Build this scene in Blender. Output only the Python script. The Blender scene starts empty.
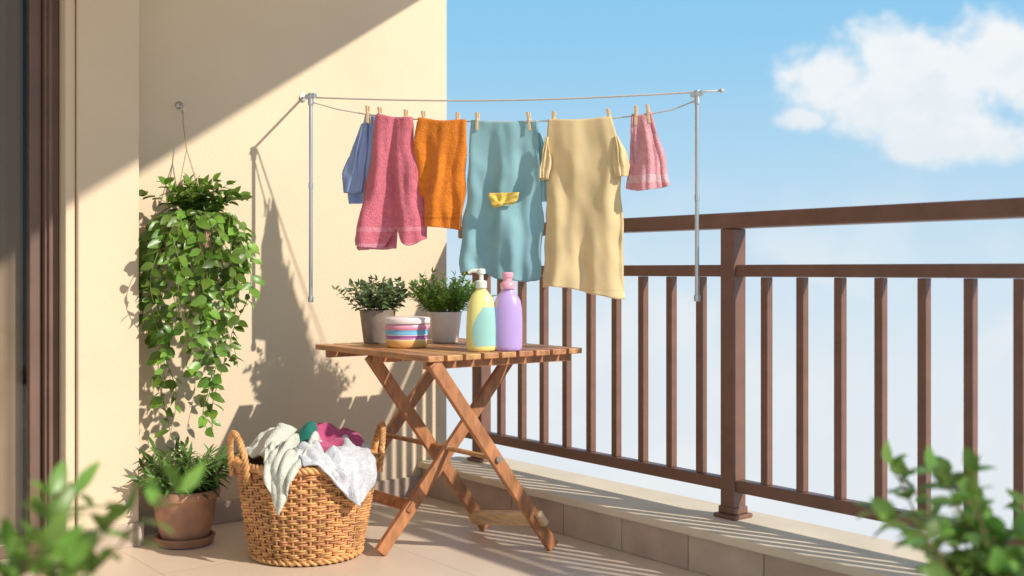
import bpy, math, random
from mathutils import Vector, noise, Matrix
random.seed(7)
pi=math.pi
sc=bpy.context.scene
COL=sc.collection
# ------------------------------------------------------------------ helpers
class B:
    def __init__(s): s.v=[]; s.f=[]
    def add(s,vs,fs):
        o=len(s.v); s.v+= [Vector(p) for p in vs]; s.f+=[tuple(i+o for i in f) for f in fs]
    def box(s,a,b):
        x0,y0,z0=a;x1,y1,z1=b
        s.add([(x0,y0,z0),(x1,y0,z0),(x1,y1,z0),(x0,y1,z0),(x0,y0,z1),(x1,y0,z1),(x1,y1,z1),(x0,y1,z1)],
              [(0,3,2,1),(4,5,6,7),(0,1,5,4),(1,2,6,5),(2,3,7,6),(3,0,4,7)])
    def beam(s,p0,p1,w,h,side):
        p0=Vector(p0);p1=Vector(p1);d=(p1-p0).normalized();sd=Vector(side);sd=(sd-d*sd.dot(d)).normalized();up=d.cross(sd)
        vs=[]
        for p in (p0,p1):
            for a,b in((-1,-1),(1,-1),(1,1),(-1,1)): vs.append(p+sd*a*w/2+up*b*h/2)
        s.add(vs,[(0,3,2,1),(4,5,6,7),(0,1,5,4),(1,2,6,5),(2,3,7,6),(3,0,4,7)])
    def tube(s,pts,r,n=8,closed=False):
        pts=[Vector(p) for p in pts];m=len(pts);vs=[];fs=[]
        nrm=None
        for i,p in enumerate(pts):
            if closed: t=(pts[(i+1)%m]-pts[i-1])
            else: t=pts[min(i+1,m-1)]-pts[max(i-1,0)]
            t=t.normalized()
            if nrm is None:
                a=Vector((0,0,1)) if abs(t.z)<.9 else Vector((1,0,0)); nrm=t.cross(a).normalized()
            else:
                nrm=(nrm-t*nrm.dot(t))
                nrm=nrm.normalized() if nrm.length>1e-6 else t.orthogonal().normalized()
            bn=t.cross(nrm); rr=r[i] if isinstance(r,(list,tuple)) else r
            for k in range(n):
                a=2*pi*k/n; vs.append(p+nrm*math.cos(a)*rr+bn*math.sin(a)*rr)
        rng=m if closed else m-1
        for i in range(rng):
            for k in range(n):
                j=(i+1)%m
                fs.append((i*n+k,i*n+(k+1)%n,j*n+(k+1)%n,j*n+k))
        if not closed:
            fs.append(tuple(range(n))[::-1]); fs.append(tuple((m-1)*n+k for k in range(n)))
        s.add(vs,fs)
    def lathe(s,prof,c,n=40,sx=1,sy=1,rot=0,cap=True):
        vs=[];fs=[];c=Vector(c);m=len(prof);cr,sr=math.cos(rot),math.sin(rot)
        for r,z in prof:
            for k in range(n):
                a=2*pi*k/n;x=r*sx*math.cos(a);y=r*sy*math.sin(a)
                vs.append(c+Vector((x*cr-y*sr,x*sr+y*cr,z)))
        for i in range(m-1):
            for k in range(n): fs.append((i*n+k,i*n+(k+1)%n,(i+1)*n+(k+1)%n,(i+1)*n+k))
        if cap:
            fs.append(tuple(range(n))[::-1]); fs.append(tuple((m-1)*n+k for k in range(n)))
        s.add(vs,fs)
    def leaf(s,p,d,up,L,W,curl=.2,fold=.25):
        p=Vector(p);d=Vector(d).normalized();up=Vector(up)
        sd=d.cross(up)
        if sd.length<1e-3: sd=d.orthogonal()
        sd.normalize();n=sd.cross(d).normalized()
        def q(t,w,z): return p+d*(L*t)+sd*(W*w)+n*(z*L)
        c=lambda t:-curl*t*t
        fo=fold*W/L*.5
        s.add([q(0,0,0),q(.22,-.4,c(.22)+fo),q(.22,0,c(.22)),q(.22,.4,c(.22)+fo),
               q(.5,-.5,c(.5)+fo),q(.5,0,c(.5)),q(.5,.5,c(.5)+fo),
               q(.78,-.32,c(.78)+fo*.7),q(.78,0,c(.78)),q(.78,.32,c(.78)+fo*.7),q(1,0,c(1))],
              [(0,1,2),(0,2,3),(1,4,5,2),(2,5,6,3),(4,7,8,5),(5,8,9,6),(7,10,8),(8,10,9)])
def mk(b,name,mat,parent=None,origin=None,smooth=False,bevel=0,solid=0,label=None,autos=False):
    pw=Vector((0,0,0)); q=parent
    while q: pw=pw+q.location; q=q.parent
    if origin is None: origin=pw
    origin=Vector(origin)
    me=bpy.data.meshes.new(name); me.from_pydata([tuple(v-origin) for v in b.v],[],b.f); me.update()
    ob=bpy.data.objects.new(name,me); COL.objects.link(ob)
    me.materials.append(mat)
    if parent: ob.parent=parent
    ob.location=origin-pw
    if smooth:
        for p in me.polygons: p.use_smooth=True
    if autos: me.set_sharp_from_angle(angle=math.radians(38))
    if solid:
        m=ob.modifiers.new('s','SOLIDIFY'); m.thickness=solid; m.offset=0
    if bevel:
        m=ob.modifiers.new('b','BEVEL'); m.width=bevel; m.segments=2; m.limit_method='ANGLE'; m.angle_limit=math.radians(40)
    if label: ob['label']=label
    return ob
def thing(name,label,cat,loc):
    e=bpy.data.objects.new(name,None); e.empty_display_size=.05; COL.objects.link(e); e.location=loc
    e['label']=label; e['category']=cat
    return e
# ------------------------------------------------------------------ materials
def lin(r,g,b):
    f=lambda c:(c/255/12.92) if c/255<=.04045 else ((c/255+.055)/1.055)**2.4
    return (f(r),f(g),f(b),1)
def mat(name,col,rough=.6,metal=0,var=.12,vscale=6,bump=0,bscale=80,col2=None,island=0,trans=0,sheen=0,spec=.5,coat=0,detail=5,stretch=None,bands=None,bdist=.01):
    m=bpy.data.materials.new(name); m.use_nodes=True; nt=m.node_tree; N=nt.nodes; Lk=nt.links
    p=N['Principled BSDF']; p.inputs['Roughness'].default_value=rough; p.inputs['Metallic'].default_value=metal
    p.inputs['Specular IOR Level'].default_value=spec; p.inputs['Coat Weight'].default_value=coat
    p.inputs['Sheen Weight'].default_value=sheen
    tc=N.new('ShaderNodeTexCoord'); src=tc.outputs['Object']
    if stretch:
        mp=N.new('ShaderNodeMapping'); mp.inputs['Scale'].default_value=stretch; Lk.new(src,mp.inputs[0]); src=mp.outputs[0]
    nz=N.new('ShaderNodeTexNoise'); nz.inputs['Scale'].default_value=vscale; nz.inputs['Detail'].default_value=detail; Lk.new(src,nz.inputs['Vector'])
    mx=N.new('ShaderNodeMix'); mx.data_type='RGBA'
    c=Vector(col[:3]); a=c*(1-var); b2=Vector(col2[:3]) if col2 else c*(1+var)
    mx.inputs['A'].default_value=(*a,1); mx.inputs['B'].default_value=(*b2,1)
    mr=N.new('ShaderNodeMapRange'); mr.inputs['From Min'].default_value=.3; mr.inputs['From Max'].default_value=.7
    Lk.new(nz.outputs['Fac'],mr.inputs['Value']); Lk.new(mr.outputs[0],mx.inputs['Factor'])
    out=mx.outputs['Result']
    if island:
        g=N.new('ShaderNodeNewGeometry'); hs=N.new('ShaderNodeHueSaturation')
        m1=N.new('ShaderNodeMapRange'); m1.inputs['To Min'].default_value=1-island; m1.inputs['To Max'].default_value=1+island
        m2=N.new('ShaderNodeMapRange'); m2.inputs['To Min'].default_value=.485; m2.inputs['To Max'].default_value=.515
        Lk.new(g.outputs['Random Per Island'],m1.inputs[0]); Lk.new(g.outputs['Random Per Island'],m2.inputs[0])
        Lk.new(m1.outputs[0],hs.inputs['Value']); Lk.new(m2.outputs[0],hs.inputs['Hue']); Lk.new(out,hs.inputs['Color']); out=hs.outputs[0]
    if bands:
        sp=N.new('ShaderNodeSeparateXYZ'); Lk.new(tc.outputs['Generated'],sp.inputs[0])
        cr=N.new('ShaderNodeValToRGB'); cr.color_ramp.interpolation='CONSTANT'
        el=cr.color_ramp.elements
        el[0].position=bands[0][0]; el[0].color=bands[0][1]; el[1].position=bands[1][0]; el[1].color=bands[1][1]
        for ps,cl in bands[2:]:
            e=el.new(ps); e.color=cl
        Lk.new(sp.outputs['Z'],cr.inputs[0])
        mm=N.new('ShaderNodeMix'); mm.data_type='RGBA'; mm.blend_type='MULTIPLY'; mm.inputs['Factor'].default_value=1
        Lk.new(out,mm.inputs['A']); Lk.new(cr.outputs[0],mm.inputs['B']); out=mm.outputs['Result']
    Lk.new(out,p.inputs['Base Color'])
    if bump:
        n2=N.new('ShaderNodeTexNoise'); n2.inputs['Scale'].default_value=bscale; n2.inputs['Detail'].default_value=4
        Lk.new(src,n2.inputs['Vector'])
        bp=N.new('ShaderNodeBump'); bp.inputs['Strength'].default_value=bump; bp.inputs['Distance'].default_value=bdist
        Lk.new(n2.outputs['Fac'],bp.inputs['Height']); Lk.new(bp.outputs[0],p.inputs['Normal'])
    if trans:
        t=N.new('ShaderNodeBsdfTranslucent'); Lk.new(out,t.inputs['Color'])
        ms=N.new('ShaderNodeMixShader'); ms.inputs[0].default_value=trans
        Lk.new(p.outputs[0],ms.inputs[1]); Lk.new(t.outputs[0],ms.inputs[2]); Lk.new(ms.outputs[0],N['Material Output'].inputs[0])
    return m
M={}
M['plaster']=mat('cream_plaster',(.745,.60,.43,1),.9,var=.045,vscale=2.2,bump=.35,bscale=90,spec=.2,bdist=.003,detail=9)
M['base']=mat('skirting_tile',(.50,.40,.32,1),.5,var=.12,vscale=9)
M['cap']=mat('kerb_coping',(.80,.67,.49,1),.75,var=.08,vscale=5,bump=.2,bscale=120,bdist=.003)
M['ktile']=mat('kerb_tile',(.56,.42,.32,1),.45,var=.16,vscale=7,island=.08,detail=8)
M['grout']=mat('grout',(.6,.5,.4,1),.9)
M['brown']=mat('brown_painted_metal',(.20,.098,.066,1),.4,var=.12,vscale=14,bump=.08,bscale=200,bdist=.002)
M['frame']=mat('door_frame_brown',(.17,.10,.072,1),.4,var=.15)
M['chrome']=mat('brushed_steel',(.62,.61,.60,1),.35,metal=1,var=.05)
M['cord']=mat('line_cord',(.62,.59,.54,1),.6)
M['wood']=mat('oiled_wood',(.50,.245,.105,1),.45,var=.34,vscale=9,bump=.2,bscale=60,island=.16,stretch=(6,.8,6),bdist=.003,detail=9)
M['legwood']=mat('oiled_leg_wood',(.44,.20,.08,1),.45,var=.34,vscale=14,bump=.2,bscale=60,island=.1,bdist=.003,stretch=(3,3,1),detail=9)
M['palewood']=mat('pale_wood',(.72,.48,.26,1),.55,var=.2,vscale=14,stretch=(5,1,5))
M['peg']=mat('peg_wood',(.75,.54,.32,1),.6,var=.1,vscale=40)
M['wicker']=mat('wicker',(.62,.31,.12,1),.45,var=.34,vscale=16,bump=.3,bscale=160,island=.12,bdist=.003)
M['wickershade']=mat('wicker_shaded_inside',(.2,.10,.04,1),.9)  # wicker colour darkened to stand in for shade inside the basket
M['terra']=mat('terracotta',(.42,.215,.13,1),.75,var=.28,vscale=11,bump=.3,bscale=60,bdist=.004,detail=9)
M['saucer']=mat('terracotta_saucer',(.38,.185,.11,1),.75,var=.2,vscale=11)
M['greypot']=mat('grey_brown_pot',(.31,.245,.20,1),.75,var=.15,vscale=20,bump=.2,bscale=90,bdist=.003)
M['whitepot']=mat('white_ceramic',(.80,.75,.68,1),.4,var=.04)
M['soil']=mat('soil',(.05,.03,.018,1),.95,bump=1,bscale=60)
M['leafA']=mat('vine_leaf',(.11,.24,.03,1),.34,var=.35,vscale=7,island=.45,trans=.3,col2=(.25,.41,.06,1))
M['leafB']=mat('lance_leaf',(.12,.22,.05,1),.42,var=.3,vscale=9,island=.4,trans=.25)
M['leafC']=mat('herb_leaf_dark',(.17,.24,.10,1),.45,var=.3,vscale=20,island=.35,trans=.25)
M['leafD']=mat('herb_leaf_bright',(.25,.44,.06,1),.45,var=.25,vscale=20,island=.3,trans=.3)
M['leafE']=mat('shrub_leaf',(.19,.33,.06,1),.35,var=.3,vscale=9,island=.35,trans=.35)
M['stem']=mat('green_stem',(.15,.2,.05,1),.6)
M['woodstem']=mat('brown_stem',(.2,.13,.06,1),.8)
M['string']=mat('hanger_string',(.5,.36,.22,1),.8)
def floor_mat():
    m=mat('floor_stone',(.76,.61,.475,1),.42,var=.09,vscale=1.6,bump=.12,bscale=60,bdist=.003,detail=10)
    nt=m.node_tree;N=nt.nodes;L=nt.links;p=N['Principled BSDF']
    src=p.inputs['Base Color'].links[0].from_socket
    tc=N.new('ShaderNodeTexCoord'); br=N.new('ShaderNodeTexBrick'); br.offset=0
    br.inputs['Scale'].default_value=1; br.inputs['Brick Width'].default_value=.8; br.inputs['Row Height'].default_value=.8
    br.inputs['Mortar Size'].default_value=.003; br.inputs['Mortar Smooth'].default_value=.4
    br.inputs['Color1'].default_value=(1,1,1,1); br.inputs['Color2'].default_value=(.95,.95,.94,1); br.inputs['Mortar'].default_value=(.76,.74,.71,1)
    mp=N.new('ShaderNodeMapping'); mp.inputs['Location'].default_value=(.22,.35,0)
    L.new(tc.outputs['Object'],mp.inputs[0]); L.new(mp.outputs[0],br.inputs['Vector'])
    mx=N.new('ShaderNodeMix'); mx.data_type='RGBA'; mx.blend_type='MULTIPLY'; mx.inputs['Factor'].default_value=1
    L.new(src,mx.inputs['A']); L.new(br.outputs['Color'],mx.inputs['B']); L.new(mx.outputs['Result'],p.inputs['Base Color'])
    return m
M['floor']=floor_mat()
def glass():
    m=bpy.data.materials.new('door_glass'); m.use_nodes=True; nt=m.node_tree;N=nt.nodes;L=nt.links
    N.remove(N['Principled BSDF'])
    g=N.new('ShaderNodeBsdfGlossy'); g.inputs['Roughness'].default_value=.04; g.inputs['Color'].default_value=(.8,.8,.78,1)
    t=N.new('ShaderNodeBsdfTransparent'); t.inputs['Color'].default_value=(.9,.88,.85,1)
    f=N.new('ShaderNodeFresnel'); f.inputs['IOR'].default_value=1.35
    ms=N.new('ShaderNodeMixShader'); L.new(f.outputs[0],ms.inputs[0]); L.new(t.outputs[0],ms.inputs[1]); L.new(g.outputs[0],ms.inputs[2])
    L.new(ms.outputs[0],N['Material Output'].inputs[0]); return m
M['glass']=glass()
def cloth_mat(name,col,bands=None,terry=True,trans=.26):
    return mat(name,col,.95,var=.07 if not terry else .13,vscale=12 if not terry else 60,bump=.9 if terry else .3,bscale=190 if terry else 420,sheen=.3 if terry else .1,spec=.12,trans=trans,bands=bands,bdist=.006 if terry else .0015)
# ------------------------------------------------------------------ setting
WV=4.24; WU=2.925
b=B(); b.box((-3,-2.5,-.2),(3.12,4.5,0)); fl=mk(b,'floor',M['floor'],origin=(0,0,0)); fl['kind']='structure'
w=thing('plaster_wall','cream plastered balcony wall with a grey stone skirting','wall',(2.1,WV+.15,0))
b=B(); b.box((1.3,WV,0),(WU,WV+.3,2.66)); b.box((-3,WV,0),(-1.2,WV+.3,2.66)); b.box((-1.2,WV,2.34),(1.3,WV+.3,2.66))
mk(b,'wall_surface',M['plaster'],w,bevel=.004)
b=B(); b.box((1.463,WV-.014,0),(2.78,WV-.001,.085)); mk(b,'skirting',M['base'],w,bevel=.002)
pl=thing('plaster_pilaster','cream plastered pilaster beside the brown sliding door','pillar',(1.35,4.16,0))
b=B(); b.box((1.242,4.08,0),(1.46,WV-.002,2.66)); b.box((1.205,4.10,0),(1.240,WV-.002,2.66)); mk(b,'shaft',M['plaster'],pl,bevel=.006)
b=B(); b.box((1.205,4.066,0),(1.472,4.078,.085)); mk(b,'skirting',M['base'],pl,bevel=.002)
dr=thing('sliding_door','brown framed glass sliding door with a pale curtain behind','door',(0,4.2,0))
b=B()
for x0,x1 in((1.155,1.203),(-1.2,-1.1)):
    b.box((x0,4.17,0),(x1,4.34,2.338))
b.box((-1.099,4.172,2.25),(1.154,4.338,2.338)); b.box((-1.099,4.172,.0),(1.154,4.338,.05))
b.box((1.112,4.20,.052),(1.153,4.245,2.248)); b.box((-.03,4.20,.052),(.03,4.245,2.248)); b.box((1.165,4.155,0),(1.18,4.169,2.338))
mk(b,'frame',M['frame'],dr,bevel=.004)
b=B(); b.box((-1.095,4.215,.053),(1.111,4.221,2.247)); mk(b,'glass_pane',M['glass'],dr)
b=B(); n=160
vs=[];fs=[]
for i in range(n+1):
    x=-1.09+2.2*i/n; y=4.285+.018*math.sin(i*.9)+.01*math.sin(i*.37)
    vs+=[(x,y,.06),(x,y,2.24)]
for i in range(n): fs.append((2*i,2*i+2,2*i+3,2*i+1))
b.add(vs,fs); mk(b,'curtain',mat('curtain_fabric',(.40,.32,.25,1),.9,var=.05),dr,smooth=True)
b=B(); b.box((-1.2,4.46,0),(1.3,4.5,2.34)); mk(b,'shade_backing',mat('dark_room',(.05,.04,.035,1),.9),dr)  # dark sheet behind the curtain, standing in for the unlit room
SU,SZ=.36,.68   # sun travel direction (-SU, 1, -SZ)
b=B(); eu=.66; e0=3.371+.10  # slab out of view, edge slanted so its shadow runs diagonally down the wall
pts=[(-3,4.6),(e0+.2,4.6),(e0,4.24),(e0-eu*4.2,.04),(-3,.04)]
vs=[(x,y,2.664) for x,y in pts]+[(x,y,2.85) for x,y in pts]; n=len(pts)
b.add(vs,[tuple(range(n)),tuple(range(n,2*n))[::-1]]+[(i,i+n,(i+1)%n+n,(i+1)%n) for i in range(n)])
c=mk(b,'ceiling',M['plaster'],origin=(0,0,2.664)); c['kind']='structure'
k=thing('balcony_kerb','low brown tiled kerb with cream coping under the railing','kerb',(2.95,1,0))
b=B(); b.box((2.79,-2.5,.0005),(3.118,4.237,.119)); mk(b,'core',M['grout'],k)
b=B(); v=-2.5
while v<4.2:
    v1=min(v+.32,4.236); b.box((2.782,v+.002,.001),(2.789,v1-.002,.1185)); v+=.32
mk(b,'tile_facing',M['ktile'],k,bevel=.0012)
b=B(); b.box((2.765,-2.5,.12),(3.13,4.236,.15)); mk(b,'coping',M['cap'],k,bevel=.006)
# ------------------------------------------------------------------ railing
RU=2.995
rl=thing('balcony_railing','brown painted metal balcony railing with vertical bars','railing',(RU,2.6,.15))
def br_(nm,a,c_,bv=.004):
    bb=B(); bb.box(a,c_); mk(bb,nm,M['brown'],rl,bevel=bv)
br_('top_rail',(RU-.04,-1.9,1.142),(RU+.04,4.2,1.196),.008)
br_('middle_rail',(RU-.021,-1.9,.977),(RU+.021,4.2,1.018))
br_('bottom_rail',(RU-.021,-1.9,.241),(RU+.021,4.2,.283))
posts=[4.07,2.61,1.15,-.31,-1.77]
for p in posts:
    bb=B(); bb.box((RU-.031,p-.031,.166),(RU+.031,p+.031,1.141)); bb.box((RU-.048,p-.048,.1505),(RU+.048,p+.048,.1655)); bb.box((RU-.036,p-.036,.1657),(RU+.036,p+.036,.19))
    mk(bb,'post',M['brown'],rl,bevel=.004)
for i in range(len(posts)-1):
    a=posts[i];c_=posts[i+1]
    for j in range(1,10):
        y=a+(c_-a)*j/10
        bb=B(); bb.box((RU-.014,y-.0145,.284),(RU+.014,y+.0145,.976)); mk(bb,'baluster',M['brown'],rl,bevel=.002)
# ------------------------------------------------------------------ clothes airer
D0,D1=4.40,3.90
Lp=Vector((2.085,3.951,0)); Rp=Vector((2.897,2.686,0)); dv=(Rp-Lp); LENr=dv.length; dv.normalize(); nv=Vector((dv.y,-dv.x,0))
if nv.dot(-Lp)<0: nv=-nv
LEN=1.555
ZL=[(0,1.668),(.12,1.632),(.25,1.605),(.42,1.58),(.6,1.56),(.94,1.542),(1.25,1.538),(1.36,1.543),(1.47,1.556),(LEN,1.585)]
def zline(a):
    if a<=0: return ZL[0][1]
    for (a0,z0),(a1,z1) in zip(ZL,ZL[1:]):
        if a<=a1: return z0+(z1-z0)*(a-a0)/(a1-a0)
    return ZL[-1][1]
def PL(a,z,o=0):
    t=a/LEN; k_=(D0-(D0-D1)*t)/(4.5-.6*t); t2=t-.006*math.sin(pi*max(0,min(1,t)))
    return Vector((Lp.x+dv.x*t2*LENr+nv.x*o,Lp.y+dv.y*t2*LENr+nv.y*o,1+(z-1)*k_))
rk=thing('clothes_airer','steel wall mounted clothes airer with two hanging rods','clothes airer',(2.2,4.23,1.70))
b=B(); b.lathe([(.001,0),(.016,.001),(.016,.008),(.001,.009)],(0,0,0),n=20,cap=False)
rotm=Matrix.Rotation(pi/2,4,'X'); b.v=[rotm@v_+Vector((2.2,4.239,1.715)) for v_ in b.v]
mk(b,'wall_plate',M['chrome'],rk,smooth=True,autos=True)
b=B(); b.tube([(2.2,4.235,1.715),PL(-.01,1.692)],.005); mk(b,'wall_arm',M['chrome'],rk,smooth=True)
for a,z0,z1,s in((0,1.684,.872,1),(LEN,1.60,.892,-1)):
    b=B(); b.tube([PL(a,z0),PL(a,z1+.02)],.0075,12)
    b.tube([PL(a,z1+.022),PL(a,z1+.012),PL(a,z1)],[.0105,.0115,.010],12)
    b.tube([PL(a,z0-.34),PL(a,z0-.36)],.0095,12)
    mk(b,'rod',M['chrome'],rk,smooth=True,autos=True)
    b=B(); b.beam(PL(a-.022,z0+.003),PL(a+.022,z0+.008),.020,.018,nv); b.tube([PL(a,z0-.03),PL(a,z0+.018)],.0115,12)
    b.tube([PL(a,z0+.002,-.017),PL(a,z0+.002,.017)],.007,12)
    mk(b,'joint_head',M['chrome'],rk,bevel=.002)
b=B(); q=[]
for i in range(25):
    t=i/24; a=-.01+(LEN+.09)*t; q.append(PL(a,1.688+(1.615-1.688)*t-.022*math.sin(pi*t),-.016))
b.tube(q,.0034,8); b.tube([q[-1],q[-1]+(q[-1]-q[-2]).normalized()*.012],[.008,.005],10); mk(b,'stretcher_wire',M['cord'],rk,smooth=True)
b=B(); b.tube([PL(LEN*i/50,zline(LEN*i/50)) for i in range(51)],.0028,6)
mk(b,'washing_line',M['cord'],rk,smooth=True)
# ------------------------------------------------------------------ hanging laundry
def cloth(name,label,cat,mt,rows,A=.012,k1=2.3,k2=5.1,seed=0,gap=.012,hem=None,off=0,parent=None,top=True,sag=.006,solid=.003,N=46,Mr=64,lean=0):
    rnd=random.Random(seed);p1=rnd.random()*6;p2=rnd.random()*6;p3=rnd.random()*6
    rows=list(rows); zt=rows[0][0]; S=[(zt-r[0])/(zt-rows[-1][0]) for r in rows]
    def ev(s):
        for i in range(len(rows)-1):
            if s<=S[i+1]+1e-9:
                t=(s-S[i])/(S[i+1]-S[i]+1e-9); t=max(0,min(1,t)); t=t*t*(3-2*t)*.5+t*.5
                return [rows[i][j]+(rows[i+1][j]-rows[i][j])*t for j in range(3)]
        return rows[-1]
    vs=[];fs=[];W2=2*N
    for j in range(Mr+1):
        s=j/Mr; z,al,ar=ev(s)
        for i in range(W2):
            if i<N: x=i/(N-1)*1.0; side=1
            else: x=1-(i-N)/(N-1); side=-1
            a=al+(ar-al)*x
            xw=x+.10*noise.noise(Vector((x*2,s*1.8,seed*4.4)))
            f=A*(.12+.95*s)*(math.sin(2*pi*k1*xw+p1+.9*s)+.3*math.sin(2*pi*k2*xw+p2-1.3*s))
            f+=.005*math.sin(11*x+14*s*(x-.5)+p3)*math.sin(pi*min(1,s*1.3))
            f+=.020*noise.noise(Vector((a*8,z*4,seed*3.1+side*.35)))*(.25+s)
            f+=.006*noise.noise(Vector((a*22+z*6,z*10,seed*1.7+side*.35)))*(.4+.6*s)
            g=gap*(max(0,math.sin(pi*x))**.55)*(.25+.75*min(1,s*2.5))
            zz=z
            if top:
                tz=zline(a)+.004
                zz=z+(tz-rows[0][0])*(1-s)**1.5-sag*math.sin(pi*x)*(1-s)**6*math.sin(pi*x)
            if hem: zz+=hem(x,side)*s**3
            zz+=.010*noise.noise(Vector((a*12,seed,side)))*s
            if side<0: zz+=.006*s
            aa=a+.014*noise.noise(Vector((z*9,seed*2.,x*2)))*min(1,s*2)
            vs.append(PL(aa,zz,off+f+side*g*.5+lean*s))
    for j in range(Mr):
        for i in range(W2):
            fs.append((j*W2+i,j*W2+(i+1)%W2,(j+1)*W2+(i+1)%W2,(j+1)*W2+i))
    for i in range(N-1): fs.append((i,W2-1-i,W2-2-i,i+1))
    b=B(); b.add(vs,fs)
    am=(rows[0][1]+rows[0][2])/2
    ob=mk(b,name,mt,parent,origin=(PL(am,zline(am)) if not parent else None),smooth=True,solid=solid)
    if not parent: ob['label']=label; ob['category']=cat
    return ob
w1=(1,1,1,1)
cl_blue=cloth_mat('periwinkle_cotton',(.40,.52,.84,1),terry=False)
cl_pink=cloth_mat('rose_terry',(.88,.25,.33,1),bands=[(0,(1.1,1.8,1.7,1)),(.03,w1),(.12,(1.08,1.5,1.4,1)),(.15,w1)])
cl_or=cloth_mat('orange_terry',(1,.33,.04,1),bands=[(0,w1),(.09,(.85,.78,.75,1)),(.115,w1),(.14,(.88,.82,.75,1)),(.15,w1)])
cl_teal=cloth_mat('teal_cotton',(.40,.68,.74,1),terry=False)
cl_yel=cloth_mat('butter_cotton',(.98,.79,.45,1),terry=False,bands=[(0,w1),(.045,(.88,.85,.78,1)),(.05,w1)])
cl_lp=cloth_mat('light_pink_terry',(.95,.48,.52,1),bands=[(0,w1),(.10,(1.05,1.35,1.3,1)),(.2,w1)])
sh=cloth('hanging_shirt','periwinkle blue cotton shirt pegged on the line','shirt',cl_blue,[(1.6,.235,.325),(1.52,.215,.36),(1.40,.18,.37),(1.29,.155,.37),(1.26,.16,.37)],seed=1,A=.009,off=-.03,hem=lambda x,s:.02*x)
cloth('sleeve','','',cl_blue,[(1.57,.225,.25),(1.48,.185,.25),(1.37,.150,.245),(1.30,.145,.225)],seed=12,A=.004,off=-.01,gap=.012,parent=sh,top=False,N=16,Mr=24)
sh=cloth('hanging_towel','rose pink terry towel pegged on the line','towel',cl_pink,[(1.59,.30,.455),(1.45,.28,.465),(1.25,.25,.50),(1.095,.225,.515)],seed=2,A=.024,k1=1.5,k2=3.7,off=.006,gap=.02,hem=lambda x,s:(.08*math.exp(-((x-.55)/.12)**2)+.03*x-.03*math.sin(pi*x*.9)) if s>0 else .06+.03*x,solid=.009)
cloth('back_layer','','',cl_pink,[(1.52,.285,.38),(1.30,.235,.38),(1.12,.20,.37),(1.08,.21,.37)],seed=14,A=.010,off=-.022,gap=.012,parent=sh,top=False,N=24,Mr=40,solid=.008)
cloth('hanging_towel','bright orange terry towel pegged on the line','towel',cl_or,[(1.565,.485,.68),(1.45,.468,.683),(1.30,.455,.675),(1.165,.442,.655)],seed=3,A=.012,k1=1.7,off=.010,gap=.018,hem=lambda x,s:.015-.03*x,solid=.009)
sh=cloth('hanging_tshirt','teal cotton t-shirt with small yellow pocket on the line','t-shirt',cl_teal,[(1.55,.703,.965),(1.40,.695,.975),(1.20,.675,.985),(1.0,.655,.985),(.955,.655,.98)],seed=4,A=.012,k1=1.7,off=0,gap=.02,hem=lambda x,s:.035*(1-x)+.01*math.sin(7*x))
cloth('sleeve','','',cl_teal,[(1.50,.955,.978),(1.40,.955,1.00),(1.30,.955,1.008),(1.25,.96,.998)],seed=5,A=.004,off=-.012,gap=.012,parent=sh,top=False,N=16,Mr=24)
cloth('pocket','','',cloth_mat('yellow_pocket',(.92,.66,.15,1),terry=False,trans=0),[(1.282,.785,.905),(1.267,.785,.903),(1.245,.792,.893),(1.234,.802,.875)],seed=4,A=.001,off=.034,gap=.004,parent=sh,top=False,N=16,Mr=12,solid=.002)
sh=cloth('hanging_tshirt','pale butter yellow t-shirt pegged on the line','t-shirt',cl_yel,[(1.55,1.012,1.25),(1.44,1.004,1.28),(1.34,1.005,1.283),(1.10,1.0,1.288),(.92,.995,1.292)],seed=6,A=.012,k1=1.8,k2=4.1,off=.012,gap=.022,hem=lambda x,s:.02*math.sin(4*x+1))
cloth('sleeve','','',cl_yel,[(1.47,1.262,1.275),(1.42,1.262,1.30),(1.36,1.262,1.318),(1.325,1.266,1.312)],seed=7,A=.003,off=.02,gap=.014,parent=sh,top=False,N=16,Mr=24)
cloth('sleeve','','',cl_yel,[(1.48,1.005,1.015),(1.42,.992,1.018),(1.36,.982,1.018),(1.325,.987,1.015)],seed=8,A=.003,off=.02,gap=.012,parent=sh,top=False,N=16,Mr=24)
cloth('hanging_cloth','small light pink face cloth gathered on the line','face cloth',cl_lp,[(1.535,1.325,1.392),(1.46,1.322,1.415),(1.38,1.316,1.435),(1.285,1.308,1.452)],seed=9,A=.010,k1=1.3,gap=.02,off=.004,hem=lambda x,s:-.012*math.sin(pi*x)+.01*x,solid=.009)
for a in(.26,.315,.425,.505,.645,.727,.935,1.03,1.24,1.338,1.383):
    z=zline(a); b=B(); tl=random.uniform(-.006,.006)
    for s in(-1,1):
        b.beam(PL(a+tl,z+.034,s*.0105),PL(a,z-.004,s*.0075),.0095,.0055,dv); b.beam(PL(a,z-.004,s*.0075),PL(a-tl,z-.034,s*.0105),.0095,.005,dv)
    b.tube([PL(a,z+.008,-.012),PL(a,z+.008,.012)],.0035,8)
    ob=mk(b,'clothes_peg',M['peg'],origin=PL(a,z),bevel=.001); ob['label']='small wooden clothes peg gripping laundry on the line'; ob['category']='clothes peg'; ob['group']='wooden pegs on the washing line'
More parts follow.
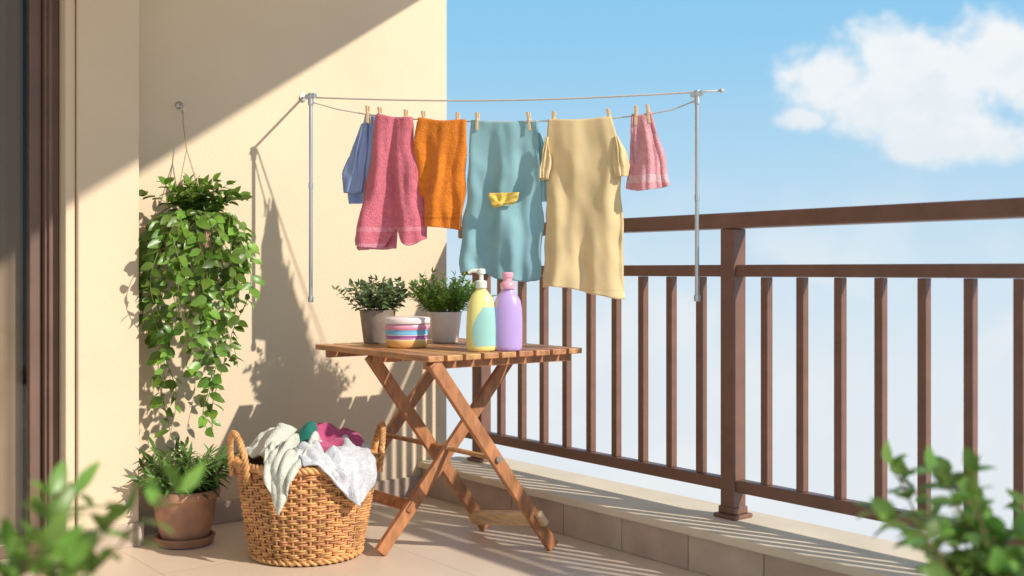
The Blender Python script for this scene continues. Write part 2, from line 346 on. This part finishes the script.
# ------------------------------------------------------------------ folding table
TZ=.718
tb=thing('folding_table','slatted brown wooden folding table with crossed legs','table',(2.38,3.46,0))
b=B(); ns=9; x0,x1=2.055,2.725; pitch=(x1-x0+.012)/ns
for i in range(ns):
    u=x0+pitch*i; b.box((u,3.085,TZ-.02),(u+pitch-.013,3.86,TZ))
mk(b,'table_top',M['wood'],tb,bevel=.003)
for y0,y1,zz in((3.125,3.15,.048),(3.79,3.815,.048),(3.44,3.47,.045)):
    b=B(); b.box((2.075,y0,TZ-zz),(2.705,y1,TZ-.0205)); mk(b,'top_batten',M['legwood'],tb,bevel=.002)
def leg(p0,p1):
    bb=B(); bb.beam(p0,p1,.024,.046,(0,1,0)); mk(bb,'leg',M['legwood'],tb,bevel=.003)
leg((2.085,3.105,TZ-.022),(2.60,3.105,.012)); leg((2.085,3.505,TZ-.022),(2.60,3.505,.012))
leg((2.665,3.405,TZ-.022),(2.065,3.405,.012)); leg((2.665,3.83,TZ-.022),(2.065,3.83,.012))
b=B(); b.tube([(2.345,3.10,.352),(2.345,3.84,.352)],.009,10); mk(b,'pivot_bar',M['legwood'],tb,smooth=True)
b=B(); b.beam((2.53,3.07,.128),(2.55,3.53,.05),.022,.055,(1,0,.6)); mk(b,'foot_bar',M['palewood'],tb,bevel=.003,label='pale new wooden foot bar')
b=B(); b.beam((2.185,3.385,.16),(2.185,3.845,.16),.02,.042,(1,0,-.8)); mk(b,'foot_bar',M['legwood'],tb,bevel=.003)
for v_ in(3.09,3.39):
    b=B(); b.tube([(2.345,v_,.352),(2.345,v_-.008,.352)],.011,12); mk(b,'bolt',M['chrome'],tb)
# ------------------------------------------------------------------ foliage helpers
def rv(rn,z=0):
    a=rn.random()*2*pi; return Vector((math.cos(a),math.sin(a),z))
def bush(lf,st,c,rn,nst,Lmin,Lmax,spread,leafL,leafW,step,curl=.25,droop=.25,start=.0,rr=.02,sr=.0016,pair=2,lim=None):
    for i in range(nst):
        a=rn.random()*2*pi; sp=spread*math.sqrt(rn.random())
        d=Vector((math.cos(a)*math.sin(sp),math.sin(a)*math.sin(sp),math.cos(sp))).normalized()
        L=rn.uniform(Lmin,Lmax); n=max(3,int(L/step)); p=Vector(c)+Vector((math.cos(a),math.sin(a),0))*rr*rn.random()
        pts=[p.copy()]; w=rv(rn)*.2
        for j in range(n):
            d=(d+Vector((0,0,-droop*step*6*(j/n)))+w*step*2+Vector((rn.uniform(-.1,.1),rn.uniform(-.1,.1),rn.uniform(-.05,.05)))).normalized()
            p=p+d*step
            if lim: p=lim(p)
            pts.append(p.copy())
            if j/n>=start:
                for q_ in range(pair):
                    s=rv(rn,.1); s=(s-d*s.dot(d)*.8).normalized()
                    ld=(d*rn.uniform(.3,.9)+s).normalized(); sz=rn.uniform(.65,1.15)*(1-.25*j/n)
                    lf.leaf(p,ld,Vector((rn.uniform(-.4,.4),rn.uniform(-.4,.4),1)),leafL*sz,leafW*sz,curl*rn.uniform(.3,1.4))
        lf.leaf(p,d,rv(rn,.3),leafL*.8,leafW*.8,curl)
        st.tube(pts,[sr*(1-.5*i_/len(pts)) for i_ in range(len(pts))],5)
# ------------------------------------------------------------------ hanging vine
HC=Vector((1.672,4.075,0))
hp=thing('hanging_plant','leafy green trailing plant hanging in a small pot','plant',(HC.x,HC.y,1.07))
b=B(); b.lathe([(.05,1.06),(.062,1.075),(.075,1.16),(.082,1.19),(.087,1.19),(.087,1.205),(.079,1.205),(.076,1.19),(.06,1.18)],(HC.x,HC.y,0)); mk(b,'pot',mat('blush_pot',(.5,.3,.22,1),.6),hp,smooth=True,autos=True)
b=B(); b.lathe([(.001,1.182),(.076,1.18),(.076,1.17)],(HC.x,HC.y,0),cap=False); mk(b,'soil',M['soil'],hp)
b=B()
for i in range(3):
    a=.6+i*2*pi/3; p=HC+Vector((math.cos(a)*.083,math.sin(a)*.083,1.2)); kn=Vector((HC.x,HC.y+.09,1.46))
    b.tube([p,p*.5+kn*.5+Vector((0,0,-.004)),kn],.002,5)
b.tube([kn,(1.672,4.2,1.56),(1.670,4.196,1.612)],.0024,5)
mk(b,'hanger_cord',M['string'],hp)
b=B(); b.tube([(1.67,4.239,1.635),(1.67,4.232,1.635)],.014,14); b.tube([(1.67,4.232,1.635),(1.67,4.205,1.635),(1.67,4.195,1.625),(1.67,4.192,1.612),(1.67,4.2,1.603),(1.67,4.208,1.61)],.0035,8)
ho=mk(b,'wall_hook',M['chrome'],origin=(1.67,4.238,1.635),smooth=True); ho['label']='small steel screw hook fixed to the plaster wall'; ho['category']='hook'
def lim(p):
    p=p.copy(); p.y=min(p.y,4.215)
    if p.y>4.055 and p.x<1.49: p.x=1.49
    return p
rn=random.Random(23); lf=B(); st=B()
bush(lf,st,(HC.x,HC.y,1.19),rn,34,.10,.20,1.0,.056,.034,.026,lim=lim,droop=.7)
for i in range(44):
    a=rn.random()*2*pi; R=rn.uniform(.06,.19)
    if i%3==0: a=-pi*.62+rn.uniform(-1.1,1.1)
    zend=rn.choice([rn.uniform(.9,1.1),rn.uniform(.72,.98),rn.uniform(.58,.85)])
    if i%8==1: zend=rn.uniform(.40,.52); R=rn.uniform(.02,.11)
    p=HC+Vector((math.cos(a)*.06,math.sin(a)*.06,1.2)); pts=[p.copy()]
    out=Vector((math.cos(a),math.sin(a),0)); d=(out+Vector((0,0,rn.uniform(.6,1.7)))).normalized(); n=0; sw=rn.random()*6
    ap=rn.uniform(.2,.6)
    while p.z>zend and n<95:
        rad=(Vector((p.x,p.y,0))-HC).length
        tgt=Vector((0,0,-1))+ (out*.8 if rad<R else -out*.12)+Vector((math.sin(sw+p.z*15)*ap,math.cos(sw*2+p.z*12)*.25,0))
        d=(d*.68+tgt.normalized()*.32).normalized(); p=lim(p+d*.022); pts.append(p.copy()); n+=1
        if rn.random()<.80:
            s=rv(rn,-.2); ld=(s+Vector((0,0,-.3))+out*.35).normalized(); sz=rn.uniform(.5,1.2)
            if p.y>4.19 and ld.y>0: ld.y*=-.6
            lf.leaf(p,ld,(out+Vector((0,-.5,.5))+rv(rn)*.8),.056*sz,.034*sz,.3*rn.uniform(0,1.3))
    st.tube(pts,.0015,4)
mk(lf,'foliage',M['leafA'],hp,smooth=True); mk(st,'stems',M['stem'],hp)
# ------------------------------------------------------------------ floor pot plant
FC=Vector((1.60,4.0,0))
fp=thing('potted_plant','terracotta pot on a saucer with bushy green plant','potted plant',(FC.x,FC.y,0))
b=B(); b.lathe([(.085,.001),(.098,.004),(.108,.03),(.108,.034),(.100,.034),(.09,.012),(.01,.01)],FC,cap=False); mk(b,'saucer',M['saucer'],fp,smooth=True,autos=True)
b=B(); b.lathe([(.001,.013),(.078,.013),(.082,.018),(.105,.10),(.112,.165),(.116,.17),(.122,.172),(.124,.178),(.124,.198),(.121,.203),(.112,.203),(.109,.197),(.106,.17)],FC,cap=False,n=48); mk(b,'pot',M['terra'],fp,smooth=True,autos=True)
b=B(); b.lathe([(.001,.184),(.108,.182)],FC,cap=False); mk(b,'soil',M['soil'],fp)
lf=B(); st=B(); bush(lf,st,(FC.x,FC.y,.19),rn,50,.09,.19,1.1,.085,.017,.017,curl=.35,droop=.4,lim=lim,pair=2,rr=.06)
mk(lf,'foliage',M['leafB'],fp,smooth=True); mk(st,'stems',M['stem'],fp)
# ------------------------------------------------------------------ table plants
def tabplant(c,mt,leafm,label,r,h,L,W,nst,Lm,sp=1.05):
    t=thing('potted_herb',label,'potted plant',c); c=Vector(c)
    b=B(); b.lathe([(.001,.001),(r*.72,.001),(r*.76,.005),(r*.97,h-.006),(r,h-.002),(r*.98,h),(r*.92,h),(r*.9,h-.02)],c,cap=False); mk(b,'pot',mt,t,smooth=True,autos=True)
    b=B(); b.lathe([(.001,h-.012),(r*.91,h-.012)],c,cap=False); mk(b,'soil',M['soil'],t)
    lf=B(); st=B(); bush(lf,st,c+Vector((0,0,h-.015)),rn,nst,Lm*.6,Lm,sp,L,W,.013,curl=.25,droop=.2,rr=r*.75,start=.1,sr=.0012)
    mk(lf,'foliage',leafm,t,smooth=True); mk(st,'stems',M['stem'],t)
tabplant((2.265,3.75,TZ+.001),M['greypot'],M['leafC'],'small grey brown pot with dark green herb on table',.071,.128,.033,.020,52,.155,.85)
tabplant((2.50,3.635,TZ+.001),M['whitepot'],M['leafD'],'small white ceramic pot with bright green herb on table',.066,.120,.03,.012,100,.175,.9)
TC=Vector((2.235,3.495,TZ+.001))
tu=thing('storage_tub','round tub with colourful stripes and white lid on table','tub',TC)
bm=mat('striped_tub',(.95,.95,.95,1),.35,var=.03,vscale=30,bands=[(0,(.9,.52,.18,1)),(.30,(.92,.66,.3,1)),(.36,(.5,.18,.45,1)),(.52,(.85,.8,.85,1)),(.56,(.2,.55,.8,1)),(.76,(.85,.28,.42,1)),(.88,(.9,.42,.55,1))])
b=B(); b.lathe([(.001,0),(.066,0),(.074,.006),(.077,.02),(.078,.034),(.074,.037),(.078,.041),(.08,.055),(.077,.061),(.081,.066),(.082,.078),(.078,.083),(.078,.086)],TC,cap=False,n=48); mk(b,'body',bm,tu,smooth=True)
b=B(); b.lathe([(.083,.087),(.085,.09),(.085,.104),(.081,.109),(.04,.112),(.001,.112)],TC,cap=False,n=48); mk(b,'lid',mat('tub_lid',(.86,.74,.72,1),.35,var=.03),tu,smooth=True)
# bottles
pl_=lambda n,c,r=.28: mat(n,c,r,var=.03,coat=.3)
RB=math.radians(-38)
YC=Vector((2.335,3.175,TZ+.001))
yb=thing('detergent_bottle','yellow and teal pump bottle on the wooden table','bottle',YC)
m=mat('yellow_teal_plastic',(.93,.84,.30,1),.3,var=.02,coat=.3)
b=B(); prof=[(.001,0),(.044,0),(.050,.004),(.052,.015),(.0525,.08),(.050,.13),(.044,.168),(.034,.193),(.021,.209),(.016,.216),(.016,.226)]
b.lathe(prof,YC,n=56,sx=1,sy=.7,rot=RB,cap=False); mk(b,'body',m,yb,smooth=True)
b=B(); vs=[];fs=[]; na=26; nz_=20
def rad_(z):
    for (r0,z0),(r1,z1) in zip(prof,prof[1:]):
        if z<=z1: return r0+(r1-r0)*(z-z0)/(z1-z0+1e-9)
    return prof[-1][0]
for j in range(nz_+1):
    z=.018+.135*j/nz_
    a0=-2.0+.6*(j/nz_)**2-.25*math.sin(j/nz_*pi); a1=-.15
    for i in range(na+1):
        a=a0+(a1-a0)*i/na; r=rad_(z)+.0008
        x=r*math.cos(a);y=r*.7*math.sin(a); vs.append(YC+Vector((x*math.cos(RB)-y*math.sin(RB),x*math.sin(RB)+y*math.cos(RB),z)))
for j in range(nz_):
    for i in range(na): fs.append((j*(na+1)+i,j*(na+1)+i+1,(j+1)*(na+1)+i+1,(j+1)*(na+1)+i))
b.add(vs,fs); mk(b,'sticker',mat('teal_sticker',(.36,.66,.60,1),.35,var=.05),yb,smooth=True)
b=B(); b.lathe([(.019,.218),(.02,.220),(.02,.241),(.017,.244),(.008,.246),(.008,.269)],YC)
b.lathe([(.012,.266),(.015,.269),(.015,.282),(.010,.286)],YC); h=YC+Vector((0,0,.277)); R_=Vector((.789,-.614,0))
b.tube([h,h-R_*.03+Vector((0,0,.002)),h-R_*.045+Vector((0,0,-.006))],[.009,.0075,.006],10)
mk(b,'pump',pl_('pump_white',(.80,.87,.78,1)),yb,smooth=True,autos=True)
PC=Vector((2.415,3.128,TZ+.001))
pb=thing('detergent_bottle','lilac purple plastic bottle with pink cap on table','bottle',PC)
b=B(); b.lathe([(.001,0),(.043,0),(.049,.004),(.051,.015),(.0515,.10),(.050,.145),(.045,.175),(.033,.195),(.024,.205),(.021,.215),(.021,.22)],PC,n=56,sy=.72,rot=RB,cap=False); mk(b,'body',pl_('lilac_plastic',(.54,.38,.76,1)),pb,smooth=True)
b=B(); b.lathe([(.024,.215),(.026,.218),(.026,.232),(.022,.238),(.016,.242),(.016,.252),(.020,.256),(.021,.268),(.017,.273),(.001,.274)],PC); mk(b,'cap',pl_('pink_cap',(.88,.42,.52,1)),pb,smooth=True,autos=True)
# ------------------------------------------------------------------ wicker basket
BC=Vector((1.885,3.60,0))
bk=thing('laundry_basket','round honey coloured wicker basket full of laundry','basket',(BC.x,BC.y,0))
BR=lambda z:.185+.056*(z/.33)**.85
ns_=44; b=B(); rows_=21
for k_ in range(rows_):
    z=.012+.30*k_/(rows_-1)
    for sgn in (0,1):
        pts=[]
        for i in range(176):
            a=2*pi*i/176; wv=.0065*math.cos(a*ns_/2+pi*(k_+sgn))
            wv+=.004*noise.noise(Vector((math.cos(a)*3,math.sin(a)*3,z*6)))
            pts.append(BC+Vector((math.cos(a)*(BR(z)+wv),math.sin(a)*(BR(z)+wv),z+sgn*.0065+.003*noise.noise(Vector((math.cos(a)*5,math.sin(a)*5,k_*2+sgn))))))
        b.tube(pts,.0042,5,closed=True)
mk(b,'woven_side',M['wicker'],bk,smooth=True)
b=B()
for i in range(ns_):
    a=2*pi*i/ns_; b.tube([BC+Vector((math.cos(a)*BR(z),math.sin(a)*BR(z),z)) for z in(.005,.08,.16,.24,.33)],.0045,6)
mk(b,'stakes',M['wicker'],bk,smooth=True)
b=B(); b.lathe([(.01,.012),(.178,.012),(BR(.1)-.012,.1),(BR(.2)-.012,.2),(BR(.32)-.012,.32)],BC,cap=False); mk(b,'shade_backing',M['wickershade'],bk,smooth=True)  # dark surface behind the weave, interior shade put into its colour
def braid(bb,path,closed,r,rs,turns,n=3):
    m_=len(path)
    for k_ in range(n):
        pts=[]
        for i,p in enumerate(path):
            t=(path[(i+1)%m_]-path[i-1]) if closed else (path[min(i+1,m_-1)]-path[max(i-1,0)])
            t=t.normalized(); u_=t.cross(Vector((0,0,1)) if abs(t.z)<.95 else Vector((1,0,0))).normalized(); w_=t.cross(u_)
            ph=2*pi*(k_/n+turns*i/m_); pts.append(p+u_*math.cos(ph)*r+w_*math.sin(ph)*r)
        bb.tube(pts,rs,6,closed=closed)
b=B(); braid(b,[BC+Vector((math.cos(2*pi*i/260)*BR(.33),math.sin(2*pi*i/260)*BR(.33),.333)) for i in range(260)],True,.0085,.0078,26)
mk(b,'rim',M['wicker'],bk,smooth=True)
b=B(); braid(b,[BC+Vector((math.cos(2*pi*i/260)*(BR(.01)+.002),math.sin(2*pi*i/260)*(BR(.01)+.002),.014)) for i in range(260)],True,.006,.006,24,2)
mk(b,'base_ring',M['wicker'],bk,smooth=True)
for ang in(math.radians(176),math.radians(338)):
    ax=Vector((math.cos(ang),math.sin(ang),0)); tg=Vector((-ax.y,ax.x,0)); path=[]
    for i in range(60):
        t=i/59; th=pi*t; path.append(BC+ax*(BR(.33)+.004+.022*math.sin(th))+tg*(.075*math.cos(th))+Vector((0,0,.29+.155*math.sin(th)**.8)))
    b=B(); braid(b,path,False,.0065,.0062,9,3); mk(b,'handle',M['wicker'],bk,smooth=True)
def crumple(name,label,mt,c,rx,ry,h,seed,rot=0,amp=.03,fs_=9,n=90,solid=.004):
    vs=[];fc=[]
    cr,sr=math.cos(rot),math.sin(rot)
    for j in range(n+1):
        for i in range(n+1):
            x=2*i/n-1;y=2*j/n-1
            r=max(abs(x),abs(y)); L=math.hypot(x,y)
            if L>0: k_=r/L; X=x*k_; Y=y*k_
            else: X=Y=0
            px=Vector((X*rx,Y*ry,0)); sd=Vector((seed*5.3,seed*1.7,0))
            wq=Vector((noise.noise(px*7+sd),noise.noise(px*7+sd+Vector((9,0,3))),0))*.06
            q_=px+wq
            rg=1-abs(noise.noise(q_*fs_+sd))*2.2; rg2=1-abs(noise.noise(q_*fs_*2.1+sd*2))*2
            z=h*(1-r**2.4)+amp*rg*(1-.4*r)+amp*.35*rg2
            px=px+Vector((wq.x,wq.y,0))*.9
            vs.append(Vector(c)+Vector((px.x*cr-px.y*sr,px.x*sr+px.y*cr,z)))
    for j in range(n):
        for i in range(n): fc.append((j*(n+1)+i,j*(n+1)+i+1,(j+1)*(n+1)+i+1,(j+1)*(n+1)+i))
    b=B(); b.add(vs,fc); o=mk(b,name,mt,origin=c,smooth=True,solid=solid); o['label']=label; o['category']='towel'; return o
def drape(name,label,mt,phi,wd,path,seed,drop=.5,solid=.008,skew=0):
    vs=[];fc=[];n=56;m_=64
    P=[Vector((r,0,z)) for r,z in path]; ls=[0]
    for a,c_ in zip(P,P[1:]): ls.append(ls[-1]+(c_-a).length)
    def at(s):
        for i in range(len(P)-1):
            if s<=ls[i+1]: return P[i].lerp(P[i+1],(s-ls[i])/(ls[i+1]-ls[i]))
        return P[-1]
    for j in range(m_+1):
        for i in range(n+1):
            w_=(i/n*2-1); Lc=ls[-1]*(1-drop*min(1,abs(w_-skew))*.55)
            s=Lc*j/m_; p=at(s); t=j/m_
            sm=.5*(at(max(0,s-.02))+at(min(ls[-1],s+.02))); p=p.lerp(sm,.8)
            ww=wd
            f=.011*math.sin(w_*6.5+seed+2.5*t)+.006*math.sin(w_*15+seed*2-3*t)+.02*noise.noise(Vector((w_*2.5,t*4,seed)))
            f=abs(f)*.9+.002 if p.x>.2 else f
            o_=min(1,max(0,(p.x-.17)/.08)); R=p.x+f*o_; z=p.z+f*(1-o_)*2.2+.004*math.sin(w_*6)
            rr=max(.13,R); an=w_*ww/rr*.5
            lat=w_*ww*.5
            e=min(1,max(0,(R-.08)/.12))
            polar=Vector((math.cos(an)*R,math.sin(an)*R,0)); flat=Vector((R,lat,0))
            q_=flat.lerp(polar,e)
            c0,s0=math.cos(phi),math.sin(phi)
            vs.append(BC+Vector((q_.x*c0-q_.y*s0,q_.x*s0+q_.y*c0,z)))
    for j in range(m_):
        for i in range(n): fc.append((j*(n+1)+i,j*(n+1)+i+1,(j+1)*(n+1)+i+1,(j+1)*(n+1)+i))
    b=B(); b.add(vs,fc); o=mk(b,name,mt,origin=BC+Vector((0,0,.36)),smooth=True,solid=solid); o['label']=label; o['category']='towel'; return o
cw=cloth_mat('white_terry',(.70,.71,.76,1),trans=.1); cs=cloth_mat('cream_terry',(.74,.75,.65,1),trans=.1); cm=cloth_mat('magenta_terry',(.60,.10,.24,1),trans=.1); cg=cloth_mat('dark_green_cotton',(.03,.19,.15,1),terry=False,trans=.1)
F=Vector((-.464,-.886,0)); R_=Vector((.789,-.614,0))
crumple('folded_towel','magenta towel crumpled on top of the basket',cm,BC+R_*.065+F*.02+Vector((0,0,.335)),.150,.14,.075,1.3,rot=-.5,amp=.042,solid=.007)
crumple('folded_towel','cream and pale green towel crumpled in the basket',cs,BC-R_*.105+F*.02+Vector((0,0,.335)),.115,.14,.08,2.6,rot=.2,amp=.036,solid=.007)
crumple('folded_garment','dark green garment poking out of the laundry heap',cg,BC-R_*.03+F*.045+Vector((0,0,.375)),.045,.055,.08,3.1,amp=.02,fs_=14,n=50)
drape('draped_towel','pale cream towel draped over the basket rim',cs,math.radians(219),.19,[(.05,.385),(.10,.40),(.19,.39),(.236,.37),(.261,.345),(.265,.30),(.261,.18)],1.0,1.25,skew=.2)
drape('draped_towel','white terry towel draped over the basket rim',cw,math.radians(272),.29,[(.13,.375),(.16,.39),(.19,.386),(.236,.368),(.261,.345),(.266,.30),(.261,.19)],4.0,1.0,skew=.3)
# ------------------------------------------------------------------ nearer shrubs
def shrub(c,label,seed,nst,L0,L1,lL,lW,ph,spread=.9,droop=.15,pair=2,step=.03,sr=.003,rr=.08):
    t=thing('shrub_in_planter',label,'potted plant',c); c=Vector(c); r2=random.Random(seed)
    b=B(); b.lathe([(.001,.001),(.13,.001),(.135,.01),(.17,ph-.03),(.18,ph-.03),(.183,ph),(.168,ph),(.16,ph-.03)],c,cap=False,n=48); mk(b,'planter',M['terra'],t,smooth=True,autos=True)
    b=B(); b.lathe([(.001,ph-.02),(.165,ph-.02)],c,cap=False); mk(b,'soil',M['soil'],t)
    lf=B(); st=B(); bush(lf,st,c+Vector((0,0,ph-.02)),r2,nst,L0,L1,spread,lL,lW,step,curl=.3,droop=droop,rr=rr,start=.2,sr=sr,pair=pair)
    mk(lf,'foliage',M['leafE'],t,smooth=True); mk(st,'stems',M['woodstem'],t)
shrub((.30,1.56,0),'glossy leafy green shrub in a tall terracotta planter',5,54,.18,.38,.07,.03,.45,.7)
shrub((1.70,.86,0),'leafy green shrub with brown stems in a terracotta planter',31,46,.18,.36,.055,.038,.41,.8)
# ------------------------------------------------------------------ light
s=Vector((-SU,1,-SZ)).normalized()
sd=bpy.data.lights.new('Sun','SUN'); sd.energy=4.3; sd.angle=math.radians(1.0); sd.color=(1,.925,.81)
so=bpy.data.objects.new('Sun',sd); COL.objects.link(so); so.rotation_euler=s.to_track_quat('-Z','Y').to_euler()
W=bpy.data.worlds.new('World'); sc.world=W; W.use_nodes=True; nt=W.node_tree;N=nt.nodes;L=nt.links
bg=N['Background']; bg.inputs['Strength'].default_value=.15
sky=N.new('ShaderNodeTexSky'); sky.sky_type='NISHITA'; sky.sun_disc=False; sky.sun_elevation=math.asin(-s.z); sky.sun_rotation=math.atan2(SU,-1)
tc=N.new('ShaderNodeTexCoord')
def mth(op,a,b_=None,c_=None,clamp=False):
    n=N.new('ShaderNodeMath'); n.operation=op; n.use_clamp=clamp
    for i,x in enumerate((a,b_,c_)):
        if x is None: continue
        if isinstance(x,(int,float)): n.inputs[i].default_value=x
        else: L.new(x,n.inputs[i])
    return n.outputs[0]
def dot(v):
    n=N.new('ShaderNodeVectorMath'); n.operation='DOT_PRODUCT'; L.new(tc.outputs['Generated'],n.inputs[0]); n.inputs[1].default_value=v; return n.outputs['Value']
f_=dot((.614,.789,0)); r_=dot((.789,-.614,0)); z_=dot((0,0,1))
fc_=mth('MAXIMUM',f_,.05); X=mth('DIVIDE',r_,fc_); Y=mth('DIVIDE',z_,fc_)
def mixc(fac,a,b_):
    n=N.new('ShaderNodeMix'); n.data_type='RGBA'
    for nm,x in(('Factor',fac),('A',a),('B',b_)):
        if isinstance(x,(int,float)): n.inputs[nm].default_value=x
        elif isinstance(x,tuple): n.inputs[nm].default_value=x
        else: L.new(x,n.inputs[nm])
    return n.outputs['Result']
def ramp(x,a,b_):
    n=N.new('ShaderNodeMapRange'); n.interpolation_type='SMOOTHSTEP'; L.new(x,n.inputs['Value']); n.inputs['From Min'].default_value=a; n.inputs['From Max'].default_value=b_; return n.outputs[0]
cr=N.new('ShaderNodeValToRGB'); el=cr.color_ramp.elements
zz=mth('MULTIPLY_ADD',z_,1,.25)
L.new(zz,cr.inputs[0])
C=lambda r,g,b_: lin(r,g,b_)
el[0].position=0; el[0].color=C(228,233,237); el[1].position=1; el[1].color=C(125,182,228)
for p,c_ in((.16,C(222,231,238)),(.25,C(205,225,239)),(.33,C(180,215,238)),(.42,C(152,204,237)),(.5,C(136,197,236))):
    e=el.new(p); e.color=c_
vm=N.new('ShaderNodeVectorMath'); vm.operation='SCALE'; L.new(cr.outputs[0],vm.inputs[0]); vm.inputs['Scale'].default_value=6.9
up=mth('MULTIPLY',ramp(z_,.35,.75),.6)
base=mixc(up,vm.outputs[0],sky.outputs[0])
cmb=N.new('ShaderNodeCombineXYZ'); L.new(X,cmb.inputs[0]); L.new(mth('MULTIPLY',Y,1.25),cmb.inputs[1])
def nzn(scale,detail,rough,dist=0,offs=0):
    n=N.new('ShaderNodeTexNoise'); n.inputs['Scale'].default_value=scale; n.inputs['Detail'].default_value=detail; n.inputs['Roughness'].default_value=rough; n.inputs['Distortion'].default_value=dist
    mp=N.new('ShaderNodeMapping'); mp.inputs['Location'].default_value=(offs,offs*.7,0); L.new(cmb.outputs[0],mp.inputs[0]); L.new(mp.outputs[0],n.inputs['Vector']); return n.outputs['Fac']
n1=nzn(24,10,.62,.3); n2=nzn(9,5,.55,.2,3)
fld=None
for cx,cy,rx,ry in((905,100,120,54),(830,80,52,44),(905,56,62,44),(1005,60,80,54),(1100,90,120,66),(800,120,36,14),(950,138,100,34)):
    dx=mth('DIVIDE',mth('SUBTRACT',X,(cx-512)/1133),rx/1133); dy=mth('DIVIDE',mth('SUBTRACT',Y,(270-cy)/1133),ry/1133)
    d=mth('SUBTRACT',1,mth('SQRT',mth('ADD',mth('MULTIPLY',dx,dx),mth('MULTIPLY',dy,dy))))
    fld=d if fld is None else mth('MAXIMUM',fld,d)
fn=mth('ADD',fld,mth('MULTIPLY',mth('SUBTRACT',n1,.5),1.6))
mask=mth('MULTIPLY',ramp(fn,-.15,.50),ramp(f_,.05,.3))
sh_=ramp(mth('ADD',mth('MULTIPLY',Y,5),mth('ADD',mth('MULTIPLY',n2,1.4),mth('MULTIPLY',n1,1.0))),1.4,2.4)
ccol=mixc(sh_,(5.1,5.6,6.0,1),(6.3,6.35,6.35,1))
col=mixc(mth('MULTIPLY',mask,.92),base,ccol)
n3=nzn(7,6,.55,.3,8)
hz=mth('MULTIPLY',mth('MULTIPLY',ramp(n3,.48,.66),ramp(mth('MULTIPLY',z_,-1),-.11,.03)),.6)
col=mixc(hz,col,(5.7,5.9,6.0,1))
L.new(col,bg.inputs['Color'])
# ------------------------------------------------------------------ camera
cd=bpy.data.cameras.new('Camera'); cam=bpy.data.objects.new('Camera',cd); COL.objects.link(cam); sc.camera=cam
cam.location=(0,0,1.0); cam.rotation_euler=(pi/2,0,-math.atan2(.614,.789))
cd.sensor_width=36; cd.lens=36*1133/1024; cd.shift_y=-18/1024; cd.clip_end=2000; cd.clip_start=.05
cd.dof.use_dof=True; cd.dof.focus_distance=4.1; cd.dof.aperture_fstop=2.2
sc.view_settings.view_transform='Standard'; sc.view_settings.look='None'; sc.view_settings.exposure=0
